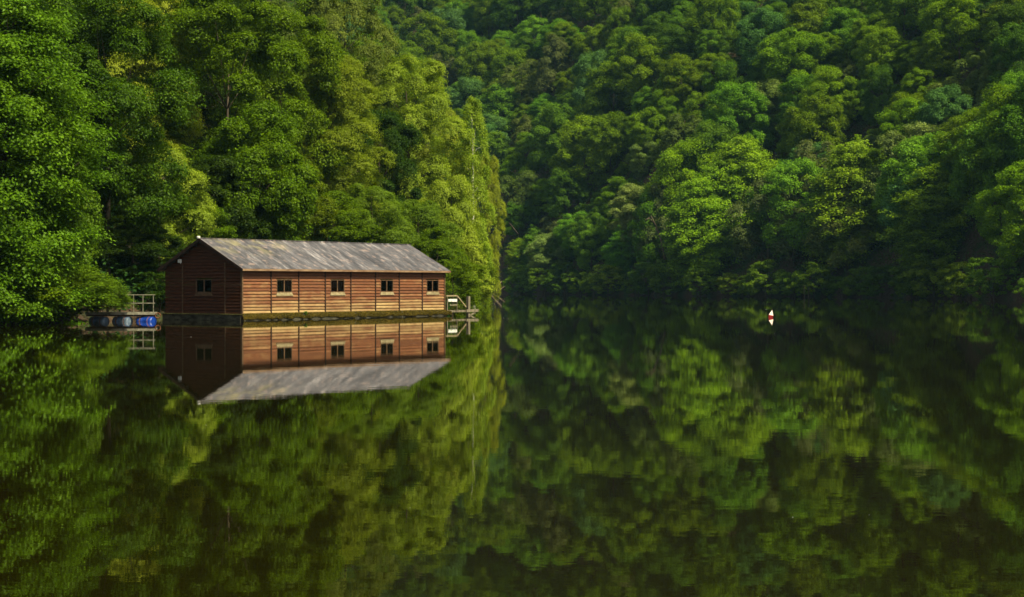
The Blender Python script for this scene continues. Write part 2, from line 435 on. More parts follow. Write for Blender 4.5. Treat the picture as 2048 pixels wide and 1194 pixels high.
# windows
def window(c, hw, along, out, outv, curtain=False, fm=M_FRAME):
    """c: position along the wall; along/out: functions to 3-D"""
    t_ = 0
    P = lambda a, o, z: (c+a, -o, z) if along == 'x' else (-o, c+a, z)
    def bx(m, a0, a1, o0, o1, z0, z1):
        p = P(a0, o0, z0); q = P(a1, o1, z1)
        m.box(min(p[0],q[0]), max(p[0],q[0]), min(p[1],q[1]), max(p[1],q[1]), z0, z1)
    m = MB(); t = .038; z0, z1 = WZ0, WZ1+.03
    bx(m, -hw, -hw+t, -.06, .048, z0, z1); bx(m, hw-t, hw, -.06, .048, z0, z1)
    bx(m, -hw+t, hw-t, -.06, .048, z1-t, z1); bx(m, -hw+t, hw-t, -.06, .046, z0, z0+.045); bx(m, -.03, .03, -.04, .040, z0+.045, z1-t)
    w = m.build('window', fm, house)
    m = MB(); bx(m, -hw+t, -.03, -.012, -.006, z0+.045, z1-t); m.build('pane', M_GLASS, w)
    m = MB(); bx(m, .03, hw-t, -.012, -.006, z0+.045, z1-t); m.build('pane', M_GLASS, w)
    m = MB()                                           # wedge-shaped apron board under the window
    a0, a1, o = hw-.02, hw+.05, .062
    v = [P(-a0,o,z0-.002), P(a0,o,z0-.002), P(a1,o+.03,z0-.165), P(-a1,o+.03,z0-.165), P(-a0,.02,z0-.002), P(a0,.02,z0-.002), P(a1,.02,z0-.165), P(-a1,.02,z0-.165)]
    m.add(v, [(0,1,2,3),(7,6,5,4),(0,4,5,1),(1,5,6,2),(2,6,7,3),(3,7,4,0)])
    m.build('sill', M_PALEWOOD if along == 'x' else M_FRAME, w)
    if curtain:
        m = MB(); n = 26; x0, x1 = .22, hw-.07
        for i in range(n):
            a, b = x0+(x1-x0)*i/n, x0+(x1-x0)*(i+1)/n
            oa, ob = .10+.015*math.sin(i*1.9), .10+.015*math.sin((i+1)*1.9)
            m.add([P(a,-oa,z0+.05), P(b,-ob,z0+.05), P(b,-ob,z1-.06), P(a,-oa,z1-.06)], [(0,1,2,3)])
        m.build('curtain', M_CURTAIN, w)
for k, hw in WIN: window(win_x(k), hw, 'x', 0, 0, k == 3)
window((GW[0]+GW[1])/2, (GW[1]-GW[0])/2, 'y', 0, 0)
# plinth, moss
mb = MB()
mb.box(-.10, HL+.10, .0, HW+.12, -.9, Z0-.01); mb.box(-.02, HL+.10, -.13, -.003, -.9, .12)
for k in (0.02, 4.36, 8.5, 12.5): mb.box(k*PW/2.07-.0, k*PW/2.07+.09, -.17, -.131, -.6, .30)
mb.build('plinth', M_CONC, house)
rng = np.random.default_rng(11)
n = 26000
x = rng.uniform(-.05, HL+.55, n); q = rng.uniform(0, 1, n)
lum = np.interp(x, np.linspace(0, 17.2, 60), rng.uniform(.7, 1.1, 60))
P = np.stack([x, -.05-.13*np.sin(q*1.9)*lum - rng.uniform(0,.02,n), Z0+.02 - q**1.2*.30*lum], 1)
Nn = np.stack([rng.normal(0,.5,n), -.6-q*.4+rng.normal(0,.4,n), 1-q+rng.normal(0,.3,n)], 1)
M_MOSS = leaf_material('moss', .1, .4, 1.5, 1.6, .05)
moss = link('moss_fringe', quads_mesh('moss_fringe', leaf_quads(P, Nn, .07, .045, rng), M_MOSS), None, house); moss.color = (.085,.062,.008,1)
mb = MB(); mb.box(-.08, HL+.1, -.10, -.004, .12, Z0-.03); mb.build('ledge', M_DARKWOOD, house)
n = 2200; P = np.stack([-.12+rng.normal(0,.01,n), rng.uniform(-.1, HW, n), Z0-.01-rng.uniform(0,.03,n)], 1)
gm = link('gable_moss', quads_mesh('gable_moss', leaf_quads(P, rng.normal(size=(n,3))+np.array([-1,0,1]), .06, .04, rng), M_MOSS), None, house); gm.color = (.12,.11,.04,1)
# floodlight under the eave and pale knob on the ridge
mb = MB(); mb.box(-.19,-.07, 4.30-.08, 4.30+.08, 2.95, 3.13); mb.bar((-.12,4.30,2.98),(-.05,4.30,2.90),.03)
fl = mb.build('wall_lamp', M_WHITEPAINT, house)
mb = MB(); mb.tube([(-.30,HW/2,4.19),(-.30,HW/2,4.27),(-.30,HW/2,4.30)], [.09,.10,.05], 10); mb.build('ridge_knob', M_WHITEPAINT, house)

# ------------------------------------------------------------------ landing stage at the far end of the boathouse
jet = empty('landing_stage', (-13.6+.579*HL, 85.0+.815*HL, 0), RZ)
tag(jet, 'small wooden landing stage with white railing at the right end of the boathouse', 'jetty')
mb = MB()
for i in range(7): mb.box(.15+i*.27, .15+i*.27+.25, -.12+rnd.uniform(-.03,.03), 1.4, .27, .32)
mb.box(.12, 2.0, -.13, -.08, .20, .268)
mb.build('deck', M_GREYWOOD, jet)
mb = MB(); mb.box(2.02, 2.20, -.30, -.12, -.9, 1.13); mb.build('post', M_GREYWOOD, jet)
mb = MB(); mb.bar((1.75,-.34,.27),(2.95,-.34,.29),.06,.16); mb.build('end_beam', M_GREYWOOD, jet)
mb = MB(); mb.bar((2.1,-.31,-.02),(2.75,-.31,.22),.05,.08); mb.build('brace', M_GREYWOOD, jet)
mb = MB(); mb.bar((.06,-.14,1.17),(1.12,-.14,1.17),.06,.08); mb.bar((1.10,-.14,1.18),(1.98,-.14,.50),.06,.07); mb.build('handrail', M_PALEWOOD, jet)
mb = MB(); mb.bar((1.08,-.14,.32),(1.08,-.14,1.13),.06); mb.build('rail_post', M_GREYWOOD, jet)
mb = MB(); mb.bar((.16,-.14,.32),(.16,-.14,1.13),.05); mb.build('rail_post', M_GREYWOOD, jet)
mb = MB(); mb.bar((.20,-.18,.90),(1.04,-.18,.90),.03,.16); mb.build('rail_board', M_WHITEPAINT, jet)
mb = MB(); mb.bar((.36,-.18,.63),(1.04,-.18,.63),.03,.09); mb.build('rail_board', M_GREYWOOD, jet)
def tuft(name, loc, w, h, n, col, label, seed, parent=None, cat='plant', leaf=(.09,.04)):
    g = np.random.default_rng(seed)
    a = g.uniform(0, 6.28, n); t = g.uniform(0, 1, n)**.8; r = w*t*g.uniform(.3, 1, n)
    st = g.integers(0, 14, n); sa = st*2.4
    P = np.stack([np.cos(sa)*w*.5*t + g.normal(0, w*.12, n), np.sin(sa)*w*.5*t + g.normal(0, w*.12, n), h*t*(.6+.4*np.sin(st*1.7)**2)], 1)
    me = quads_mesh(name, leaf_quads(P, g.normal(size=(n,3))+np.array([0,-.4,1]), leaf[0], leaf[1], g), M_LEAF)
    root = empty(name, loc); o = link('leaves', me, None, root); o.color = (*col, 1)
    mb = MB()
    for k in range(14):
        mb.tube([(0,0,-.05),(math.cos(k*2.4)*w*.25, math.sin(k*2.4)*w*.25, h*.45),(math.cos(k*2.4)*w*.5, math.sin(k*2.4)*w*.5, h*(.6+.4*math.sin(k*1.7)**2)*.95)], [.012,.009,.004], 4)
    mb.build('stem', M_BARK, root)
    tag(root, label, cat); return root
def hp(x, y, z): # house local -> world
    c, s_ = math.cos(RZ), math.sin(RZ); return (-13.6 + c*x - s_*y, 85 + s_*x + c*y, z)
tuft('waterside_plant', hp(HL+.38, .02, .32), .42, .62, 420, (.06,.17,.02), 'leafy green plant against the right end wall of the boathouse, below the white rail', 3)
tuft('waterside_plant', hp(HL+1.2, .25, .32), .9, .34, 700, (.13,.15,.02), 'low yellow-green tuft on the landing stage planks under the sloping handrail', 5)
tuft('waterside_plant', hp(4.55, -.17, .22), .16, .22, 90, (.10,.19,.02), 'tiny green seedling rooted in the mossy ledge below the first long-wall window', 7)

# ------------------------------------------------------------------ floating jetty on blue drums (left)
fj = empty('floating_jetty', (-19.0, 83.6, 0), R_(4))
tag(fj, 'floating walkway with thin metal pipe railing left of the boathouse', 'jetty')
mb = MB()
for i in range(4): mb.box(-1.98+i*.84, -1.98+i*.84+.825, -.55, .55, .34, .46)
mb.build('deck', M_DECKCONC, fj)
mb = MB(); mb.box(-1.95, 1.35, -.50, -.42, .26, .335); mb.box(-1.95, 1.35, .42, .50, .26, .335); mb.build('beam', M_DARKWOOD, fj)
for (x, y) in ((1.31,-.50), (.35,-.50), (-.9,-.50), (.66,.50)):
    mb = MB(); mb.tube([(x,y,.30),(x,y,1.31 if y < 0 else 1.30)], .026, 8); mb.build('railing_post', M_PIPE, fj)
for z in (1.31, .90):
    mb = MB(); mb.tube([(-1.2,-.50,z),(1.40,-.50,z)], .024, 8); mb.build('railing', M_PIPE, fj)
mb = MB(); mb.tube([(1.53+.13*math.cos(a*.5236), -.5, .30+.13*math.sin(a*.5236)) for a in range(13)], .025, 6); mb.build('mooring_ring', M_RUST, fj)
LBL = ['bright blue plastic drum floating under the right end of the pipe-railed jetty', 'faded blue-grey plastic drum floating under the middle of the pipe-railed jetty', 'darkest blue drum, leftmost under the jetty beneath the overhanging leaves']
def drum(x, mat, i):
    root = empty('blue_drum', (-19.0+x, 83.3, -.08), R_(-20)); 
    prof = [(-.43,.24),(-.42,.285),(-.30,.295),(-.17,.295),(-.155,.312),(-.14,.295),(0,.30),(.14,.295),(.155,.312),(.17,.295),(.30,.295),(.42,.285),(.43,.24)]
    mb = MB(); mb.tube([(a,0,.03) for a,_ in prof], [r for _,r in prof], 26); mb.build('barrel', mat, root, True)
    mb = MB(); mb.tube([(-.438,0,.03),(-.428,0,.03)], .20, 20); mb.build('lid', mat, root)
    for xx in (-.22, .22):
        mb = MB(); mb.tube([(xx-.02,0,.03),(xx+.02,0,.03)], .3045, 26); mb.build('strap', M_RUST, root)
    tag(root, LBL[i], 'drum', 'blue drums floating under the jetty'); return root
for i, x in enumerate((.97, -.20, -1.36)): drum(x, (M_BLUE, M_BLUEGREY, M_BLUEGREY)[i], i)

# ------------------------------------------------------------------ buoy
D = 93.6; bu = empty('buoy', (px2x(1541, D), D, 0), R_(20)); bu.rotation_euler = (0, R_(14), R_(20))
mb = MB(); c = [( .18*math.cos(a), .18*math.sin(a)) for a in (R_(200), R_(290), R_(20), R_(110))]
mb.add([(x,y,.12) for x,y in c]+[(0,0,.43)], [(0,1,4),(1,2,4),(2,3,4),(3,0,4),(3,2,1,0)]); mb.build('pyramid_top', M_BUOYW, bu)
mb = MB(); mb.add([(x*.98,y*.98,.117) for x,y in c]+[(x*.80,y*.80,-.12) for x,y in c], [(0,1,5,4),(1,2,6,5),(2,3,7,6),(3,0,4,7),(0,3,2,1),(4,5,6,7)]); mb.build('float_base', M_RED, bu)
tag(bu, 'small white pyramid buoy with a dark red base floating on open water', 'buoy')

# ------------------------------------------------------------------ trees
def limbs_mesh(name, ends, H, rt, seed, lean=(0,0), top=.9, mat=M_BARK, sides=7):
    g = random.Random(seed); mb = MB()
    n = 7; tr = []
    for i in range(n):
        t = i/(n-1); tr.append(Vector((lean[0]*t*t + g.uniform(-.03,.03)*H*.5*t, lean[1]*t*t + g.uniform(-.03,.03)*H*.5*t, -.8 + (H*top+.8)*t)))
    mb.tube(tr, [rt*(1-.9*(i/(n-1))) + .01 for i in range(n)], sides)
    for e in ends:
        e = Vector(e); hgt = max(.12, min(.8, (e.z - .55*math.hypot(e.x, e.y))/(H*top)))
        k = hgt*(n-1); i0 = min(int(k), n-2); p = tr[i0].lerp(tr[i0+1], k-i0)
        mid = p.lerp(e, .5) + Vector((g.uniform(-.25,.25), g.uniform(-.25,.25), g.uniform(0,.35)))
        r0 = rt*(1-.85*hgt)*.45
        mb.tube([p, mid, e], [r0, r0*.6, r0*.15], 5)
    me = mb.mesh(name, True); me.materials.append(mat); return me

def proto_lobed(seed, H, R, base, nl, ns, leaf, per, low=-.55, mat=M_BARK, flat=.55, lr=(.24,.42), leafmat=None):
    g = np.random.default_rng(seed)
    zc = (H + base)/2; hz_ = (H - base)/2
    # lobe centres
    k = np.arange(nl); ph = k*2.39996 + g.uniform(0, .7, nl); cz = low + (1-low)*(k+.5)/nl + g.normal(0, .06, nl); cz = np.clip(cz, -.95, .98)
    sr = np.sqrt(1-cz**2); rad = g.uniform(.58, .86, nl)
    rad = np.where(np.arange(nl) % 3 == 0, rad*.8, rad*1.04)
    C = np.stack([np.cos(ph)*sr*R*rad, np.sin(ph)*sr*R*rad, zc + cz*hz_*g.uniform(.72,.92,nl)], 1)
    lr = R*g.uniform(lr[0], lr[1], nl)
    ctr = np.array([0, 0, zc - hz_*.25])
    allP = []; allN = []
    for i in range(nl):
        od = nrm(C[i]-ctr)
        d = nrm(g.normal(size=(ns,3)) + od*1.1 + np.array([0,0,.35]))
        S_ = C[i] + d*lr[i]*g.uniform(.65, 1.05, (ns,1))*np.array([1,1,.85])
        sr_ = lr[i]*g.uniform(.26, .48, ns)
        for j in range(ns):
            u = g.normal(size=(per,3)); u = nrm(u)*g.uniform(.3,1,(per,1))**.6
            P = S_[j] + u*sr_[j]*np.array([1.15,1.15,flat])
            allP.append(P); allN.append(u*.55 + d[j]*.35 + np.array([0,0,.55]) + g.normal(size=(per,3))*.42)
    P = np.concatenate(allP); N_ = np.concatenate(allN)
    q = leaf_quads(P, N_, leaf, leaf*.62, g)
    return quads_mesh('crown', q, leafmat or M_LEAF), limbs_mesh('trunk', C[::2], H, H*.012+.05, seed, mat=mat, top=.62)

def proto_layered(seed, H, R, base, nb, leaf, per, mat=M_BARK, droop=.18, topw=.35, leafmat=None):
    """tiers of flat sprays, as on beech and maple"""
    g = np.random.default_rng(seed); allP = []; allN = []; ends = []
    for b in range(nb):
        t = (b+.5)/nb; z0 = base + (H-base)*t**.9
        w = R*(math.sin(math.pi*min(1, .18+t*.82))**.6*(1-topw*t))*g.uniform(.7, 1.12)
        a = b*2.39996 + g.uniform(-.4,.4); w = max(w, .8)
        npad = max(2, int(w/.55))
        for p in range(npad):
            s = (p+1.0)/npad*(.55+.45*g.uniform()) if p else g.uniform(.5,1)
            s = .25 + .75*s
            aa = a + g.normal(0, .26)
            c = np.array([math.cos(aa)*w*s, math.sin(aa)*w*s, z0 + w*.25*s - droop*w*s*s*2.2 + g.normal(0,.34)])
            pr = g.uniform(.35, .85)*(R/4.5)**.5
            for sub in range(3):
                c2 = c + np.array([g.normal(0,pr*.7), g.normal(0,pr*.7), g.normal(0,.26)])
                u = g.normal(size=(per,3)); rr = np.hypot(u[:,0], u[:,1])
                P = c2 + np.stack([u[:,0]*pr*.55, u[:,1]*pr*.55, u[:,2]*.15 - rr**2*.07*pr], 1)
                allP.append(P); allN.append(np.stack([u[:,0]*.25+math.cos(aa)*.35, u[:,1]*.25+math.sin(aa)*.35, np.full(per,1.0)],1) + g.normal(size=(per,3))*.38)
        if b % 2 == 0: ends.append((math.cos(a)*w*.8, math.sin(a)*w*.8, z0 + w*.1))
    q = leaf_quads(np.concatenate(allP), np.concatenate(allN), leaf, leaf*.65, g)
    return quads_mesh('crown', q, leafmat or M_LEAF), limbs_mesh('trunk', ends, H, H*.018+.05, seed, mat=mat)

def proto_feather(seed, H, R, base, nl, ns, leaf, per, mat=M_BARK, hang=1.0, pointed=.3):
    """fine drooping twigs hung on rounded boughs, as on birch and willow"""
    g = np.random.default_rng(seed); allP = []; allN = []; ends = []
    for b in range(nl):
        t = (b+.6)/nl; z = base + (H-base)*(.06+.86*t)
        prof = (math.sin(math.pi*(.10+.82*t))**.55) if pointed < .5 else (1-t)**.5*min(1, .5+t*3)
        a = b*2.39996 + g.uniform(-.4, .4); rr = R*prof*g.uniform(.35, .85)
        c = np.array([math.cos(a)*rr, math.sin(a)*rr, z]); lr = R*g.uniform(.20, .40)*(.55+.45*prof)
        od = nrm(np.array([math.cos(a)*.8, math.sin(a)*.8, .35+t*.5]))
        if b % 2 == 0: ends.append(tuple(c))
        d = nrm(g.normal(size=(ns,3)) + od*1.0 + np.array([0,0,.3]))
        for j in range(ns):
            s = g.uniform(0, 1, per); dj = d[j]; L_ = hang*g.uniform(.5, 1.4)
            o = np.array([dj[0], dj[1], 0])*.9
            P = c + dj*lr*g.uniform(.75, 1.1) + o*(s[:,None]-.5)*lr*.5
            P = P + np.stack([g.normal(0,.16,per), g.normal(0,.16,per), (.15*s - s*s*L_) + g.normal(0,.07,per)], 1)
            allP.append(P); allN.append(dj*1.0 + np.array([0,0,.45]) + g.normal(size=(per,3))*.4)
    P = np.concatenate(allP); q = leaf_quads(P, np.concatenate(allN), leaf, leaf*.55, g, (0,0,-1), .4)
    return quads_mesh('crown', q, M_BIRCHLEAF), limbs_mesh('trunk', ends, H, H*.012+.05, seed, mat=mat, top=.88)

# crown / trunk mesh, height and crown radius
KIND = {}
def reg(k, H, R, me): KIND.setdefault(k, []).append((H, R, me))
for s_ in (1, 2, 3, 4): reg('round_far', 12, 4.8, proto_lobed(s_, 12, 4.8, .4, 24, 20, .25, 84, low=-.8, flat=.88, lr=(.26, .42)))
for s_ in (5, 6): reg('layered_far', 14, 5.6, proto_layered(s_, 14, 5.6, .1, 70, .29, 46, topw=.1))
for s_ in (7, 8, 9): reg('feather_far', 12, 4.6, proto_feather(s_, 12, 4.6, .8, 20, 52, .26, 22, hang=.9, pointed=.3 if s_ < 9 else .8))
for s_ in (23, 24): reg('shrub_far', 5, 3.6, proto_lobed(s_, 5, 3.6, -.6, 18, 12, .27, 50, low=-.7, flat=.5))
for s_ in (11, 12, 13): reg('round_near', 18, 5.2, proto_lobed(s_, 18, 5.2, .8, 36, 26, .18, 125, low=-.85, flat=.75, lr=(.22, .40), leafmat=M_NEARLEAF))
for s_ in (15, 16): reg('layered_near', 18, 5.0, proto_layered(s_, 18, 5.0, .1, 105, .19, 96, droop=.12, topw=.1, leafmat=M_NEARLEAF))
for s_ in (25, 26, 27): reg('round_mid', 9, 4.0, proto_lobed(s_, 9, 4.0, .2, 24, 24, .18, 120, low=-.85, flat=.75, lr=(.24, .42), leafmat=M_NEARLEAF))
reg('feather_mid', 9, 3.6, proto_feather(28, 9, 3.6, .2, 24, 80, .15, 34, hang=.4))
for s_ in (17, 18): reg('feather_near', 18, 4.8, proto_feather(s_, 18, 4.8, .6, 40, 90, .15, 40, hang=.5))
reg('birch_near', 18, 2.6, proto_feather(19, 18, 2.6, 1.5, 36, 34, .17, 24, mat=M_BIRCH, hang=1.1, pointed=.8))
reg('shrub_near', 5, 3.2, proto_layered(21, 5, 3.2, .05, 50, .18, 62, droop=.12, topw=.6, leafmat=M_NEARLEAF))
reg('shrub_near', 5, 3.0, proto_lobed(22, 5, 3.0, .0, 16, 18, .17, 64, low=-.6))

TREE_N = [0]
def place_tree(kind, var, x, y, h, w, rot, col, label, group, zoff=0.0, tilt=(0,0), name='tree', cat='tree'):
    H, R, (cm, tm) = KIND[kind][var % len(KIND[kind])]
    root = empty(name, (x, y, hz(x, y) + zoff)); root.rotation_euler = (tilt[0], tilt[1], rot)
    root.scale = (w/R, w/R, h/H)
    c = link('crown', cm, None, root); c.color = (*col, 1)
    link('trunk', tm, None, root)
    tag(root, label, cat, group); TREE_N[0] += 1
    return root

GRN = (.094,.150,.001); DGRN = (.030,.062,.002); BRT = (.100,.17,.005); YEL = (.25,.31,.022); OLV = (.135,.175,.024)  # DGRN: dark leaf green, deepened to stand for shaded pockets between crowns
BRN = (.118,.112,.020); TEAL = (.065,.135,.030); PALE = (.15,.19,.05)
G1 = 'trees on the near left bank'
near = [
 # kind, var, px, D, top row, half width m, colour, zoff, label
 ('layered_near',0,   8, 77, -70, 4.3, BRT, 0, 'bright green layered tree at the left edge, its lowest leaves touching the water'),
 ('layered_near',1,  75, 82, 235, 3.0, BRT, 0, 'shorter bright green tree with tiered sprays, second from the left edge'),
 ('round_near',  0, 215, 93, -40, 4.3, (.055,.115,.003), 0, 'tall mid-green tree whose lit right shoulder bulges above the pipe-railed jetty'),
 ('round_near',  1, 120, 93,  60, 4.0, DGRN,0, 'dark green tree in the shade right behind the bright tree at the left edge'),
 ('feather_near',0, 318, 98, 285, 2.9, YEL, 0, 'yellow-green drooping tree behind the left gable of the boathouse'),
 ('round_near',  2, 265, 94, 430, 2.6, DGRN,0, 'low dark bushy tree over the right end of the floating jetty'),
 ('layered_near',0, 368,101, 405, 2.6, GRN, 0, 'small fresh green tree just above the left roof slope'),
 ('round_near',  1, 455,113, -60, 5.0, GRN, 0, 'very tall deep green tree rising behind the left half of the roof'),
 ('feather_near',1, 262,112, -90, 4.0, YEL, 0, 'pale olive feathery treetop at the upper edge between two dark green trees'),
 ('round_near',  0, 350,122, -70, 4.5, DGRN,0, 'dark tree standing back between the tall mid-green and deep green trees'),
 ('round_near',  2, 560,124, -30, 4.6, GRN, 0, 'dark leafy tree right of the very tall deep green tree'),
 ('feather_near',0, 528,132, -70, 3.6, OLV, 0, 'olive drooping treetop at the upper edge above the middle of the roof'),
 ('round_near',1, 520,107, 235, 3.6, GRN, 0, 'green tree with bulging boughs directly behind the roof ridge'),
 ('feather_near',1, 655,127, 112, 4.6, (.165,.225,.012), 0, 'broad yellow-olive tree behind the right half of the roof'),
 ('feather_near',0, 690,146, -70, 4.5, OLV, 0, 'tall weeping olive tree reaching the upper edge beside the far slope'),
 ('round_near',  1, 615,146,  10, 4.4, GRN, 0, 'dark green tree left of the tall weeping olive tree'),
 ('feather_near',1, 815,143, 104, 4.6, YEL, 0, 'bright yellow-green tree with a rounded top above the right end of the roof'),
 ('round_near',  2, 758,138, 190, 3.3, DGRN,0, 'narrow dark green tree wedged between two yellow-green trees'),
 ('feather_near',0, 878,150, 205, 3.3, YEL, 0, 'yellow-green tree sloping down beside the slim white-stemmed birch'),
 ('birch_near',  0, 947,143, 165, 2.0, YEL, 0, 'slim birch with a white stem at the tip of the left bank'),
 ('feather_near',1, 972,160, 300, 1.7, YEL, 0, 'yellow-green tree leaning over the water under the slim birch'),
 ('feather_near',0, 900,134, 345, 3.0, YEL, 0, 'light green bushy tree behind the landing stage'),
 ('layered_near',0, 930,146, 440, 2.3, GRN, 0, 'low green tree hanging over the water at the tip of the left bank'),
 ('feather_near',1, 745,119, 365, 2.6, (.14,.20,.010), 0, 'small yellow-green tree right behind the roof, left of the bright rounded tree'),
 ('round_near',  0, 655,116, 395, 3.3, GRN, 0, 'dark green tree crown just above the middle of the roof ridge'),
 ('feather_near',0, 835,124, 395, 3.2, (.12,.19,.008), 0, 'light green tree just above the right end of the roof'),
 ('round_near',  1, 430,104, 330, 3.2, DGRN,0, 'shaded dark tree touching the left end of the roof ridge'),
 ('round_near',  0, 580,112, 330, 3.0, GRN, 0, 'mid-green tree behind the second window from the left'),
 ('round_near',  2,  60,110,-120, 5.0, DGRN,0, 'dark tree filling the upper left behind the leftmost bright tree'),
 ('round_near',  1, 170,112,-110, 4.5, GRN, 0, 'green treetop at the upper edge left of the pale olive top'),
 ('round_near',  0, 405,140,-120, 5.0, GRN, 0, 'green tree at the upper edge between the dark tree and the very tall tree'),
 ('round_near',  2, 745,168,  60, 4.5, GRN, 0, 'darker tree beyond the weeping olive tree at the edge of the far slope'),
 ('round_near',  1, 870,120, 470, 2.4, GRN, 0, 'low green tree between the right roof end and the landing stage'),
]
g = random.Random(8)
for i, (k, v, px, D, top, w, col, zo, lab) in enumerate(near):
    x = px2x(px, D); z = hz(x, D); h = CAMZ + (HZ-top)/F*D - z
    col = tuple(c*g.uniform(.9, 1.1) for c in col)
    if h < 12.5: k = {'round_near': 'round_mid', 'layered_near': 'round_mid', 'feather_near': 'feather_mid'}.get(k, k); v = i
    place_tree(k, v, x, D, h, w, g.uniform(0, 6.28), col, lab, G1)
shrubs = [
 (0, 150, 80.5, 560, 2.6, BRT, 'bright leafy branch mass reaching right over the drums of the floating jetty'),
 (1,  30, 77.0, 520, 2.6, GRN, 'dark green shrub at the water under the leftmost bright tree'),
 (0, 215, 82.5, 585, 1.4, BRT, 'small bright spray of leaves hiding the left end of the jetty railing'),
 (1, 320, 92.0, 545, 1.9, DGRN,'shaded shrub between the floating jetty and the dark gable'),
 (1, 105, 80.2, 590, 2.0, DGRN, 'low dark shrub in the shade at the left end of the floating jetty'),
 (1, 905,112.0, 520, 1.9, GRN, 'green shrub behind the white railing of the landing stage'),
 (0, 930,122.0, 540, 1.5, GRN, 'green shrub leaning over the water right of the landing stage post'),
 (0, 948,145.0, 530, 1.9, GRN, 'outermost green shrub on the tip of the left bank'),
 (1, 925,132.0, 470, 2.4, YEL, 'light green shrub above the landing stage'),
]
for i, (v, px, D, top, w, col, lab) in enumerate(shrubs):
    x = px2x(px, D); z = max(hz(x, D), .15); h = CAMZ + (HZ-top)/F*D - z
    r = place_tree('shrub_near', v, x, D, h, w, g.uniform(0, 6.28), col, lab, 'shrubs along the near left bank', name='shrub', cat='shrub')
    r.location.z = z + (.55 if i in (0, 2) else 0)

# far hillside, row by row
ORD = ['first','second','third','fourth','fifth','sixth','seventh','eighth','ninth','tenth','eleventh','twelfth','thirteenth','fourteenth','fifteenth','sixteenth','seventeenth','eighteenth','nineteenth','twentieth','twenty-first','twenty-second','twenty-third','twenty-fourth']
PAL = [('mid-green', (.098,.162,.001), 'round_far'), ('bright green', (.095,.185,.008), 'round_far'), ('dark green', (.055,.115,.004), 'round_far'), ('blue-green', TEAL, 'round_far'),
       ('brown-tinged', (.092,.110,.030), 'feather_far'), ('olive', (.095,.130,.022), 'feather_far'), ('yellow-green', (.108,.172,.004), 'layered_far'), ('pale green', (.12,.17,.035), 'round_far'), ('fresh green', (.075,.165,.008), 'layered_far')]
WT = [34, 20, 16, 9, 8, 9, 3, 5, 2]
WT0 = [10, 18, 8, 6, 3, 4, 20, 3, 28]
g = random.Random(21)
cnt = {}; s = 4.5; row = 0; far_total = 0
while s < 135 and row < 24:
    D0 = 300 + s; px = 1035 if row < 2 else 1015 if row < 5 else (900 if row < 8 else (735 if row < 10 else 610))
    px += g.uniform(0, 40); k = 0
    while px < 2110:
        Ds = float(np.interp(px, SH_PX, SH_D)); D = Ds + s + g.uniform(-2.2, 2.2)*(row > 0)
        x = px2x(px, D); z = hz(x, D)
        pal = g.choices(PAL, WT0 if row < 2 else WT)[0]
        if row < 3: big = float(np.interp(px, [950,1250,1350,1700,2100], [.62,.72,1.2,1.3,1.15]))
        else: big = g.choice([.68, .8, .9, 1.0, 1.1, 1.35])*g.uniform(.92, 1.08)
        h = (12.5 if row < 3 else 11)*big*g.uniform(.85, 1.15); w = (5.2 if row < 3 else 4.6)*big**.8*g.uniform(.85, 1.2)
        pt = HZ - (z+h-CAMZ)*F/D                   # picture row of its top
        vis = pt < 640 and HZ - (z - CAMZ)*F/D > -45
        
        if vis:
            f_ = g.uniform(.85, 1.2)*(1.45 if row < 3 else 1.25); col = tuple(c*f_*g.uniform(.93, 1.07) for c in pal[1])
            lab = '%s tree, %s from left in %s row up the far slope' % (pal[0], ORD[min(k, 23)], ORD[min(row, 23)])
            tl = (R_(g.uniform(2, 9)), R_(g.uniform(-4, 4))) if row == 0 else (R_(g.uniform(-2, 4)), R_(g.uniform(-4, 4)))
            place_tree(pal[2], g.randrange(4), x, D, h, w, g.uniform(0, 6.28) if row else g.uniform(0, 6.28), col, lab, 'trees on the far slope', -.5 if row else -.2, (R_(g.uniform(-5, 6)), R_(g.uniform(-6, 6))))
            far_total += 1; k += 1
        px += (w*1.62*g.uniform(.85, 1.15))*F/D
    s += 4.2 if row < 2 else 6.6 + row*.12
    row += 1
g = random.Random(5); px = 1040; k = 0
while px < 2090:
    Ds = float(np.interp(px, SH_PX, SH_D)); D = Ds - 2.4 - .8*math.sin(px2x(px, Ds)*.5); x = px2x(px, D)
    big = g.uniform(.55, 1.15); nm, col = g.choice([('dark green', (.06,.12,.004)), ('mid-green', (.10,.17,.004)), ('bright green', (.12,.22,.008)), ('yellow-green', (.15,.22,.008)), ('mid-green', (.10,.17,.004))])
    r = place_tree('shrub_far', k, x, D, 4.6*big, 3.3*big, g.uniform(0, 6.28), col, '%s shrub hanging over the far waterline, %s from the left along that shore' % (nm, ORD[min(k,23)] if k < 24 else ORD[k-24]), 'shrubs along the far waterline', name='shrub', cat='shrub')
    r.location.z = .25; k += 1; px += g.uniform(2.6, 5.2)*big**.5*F/D
print('shore shrubs', k)
print('far trees', far_total, 'rows', row, 'all trees', TREE_N[0])

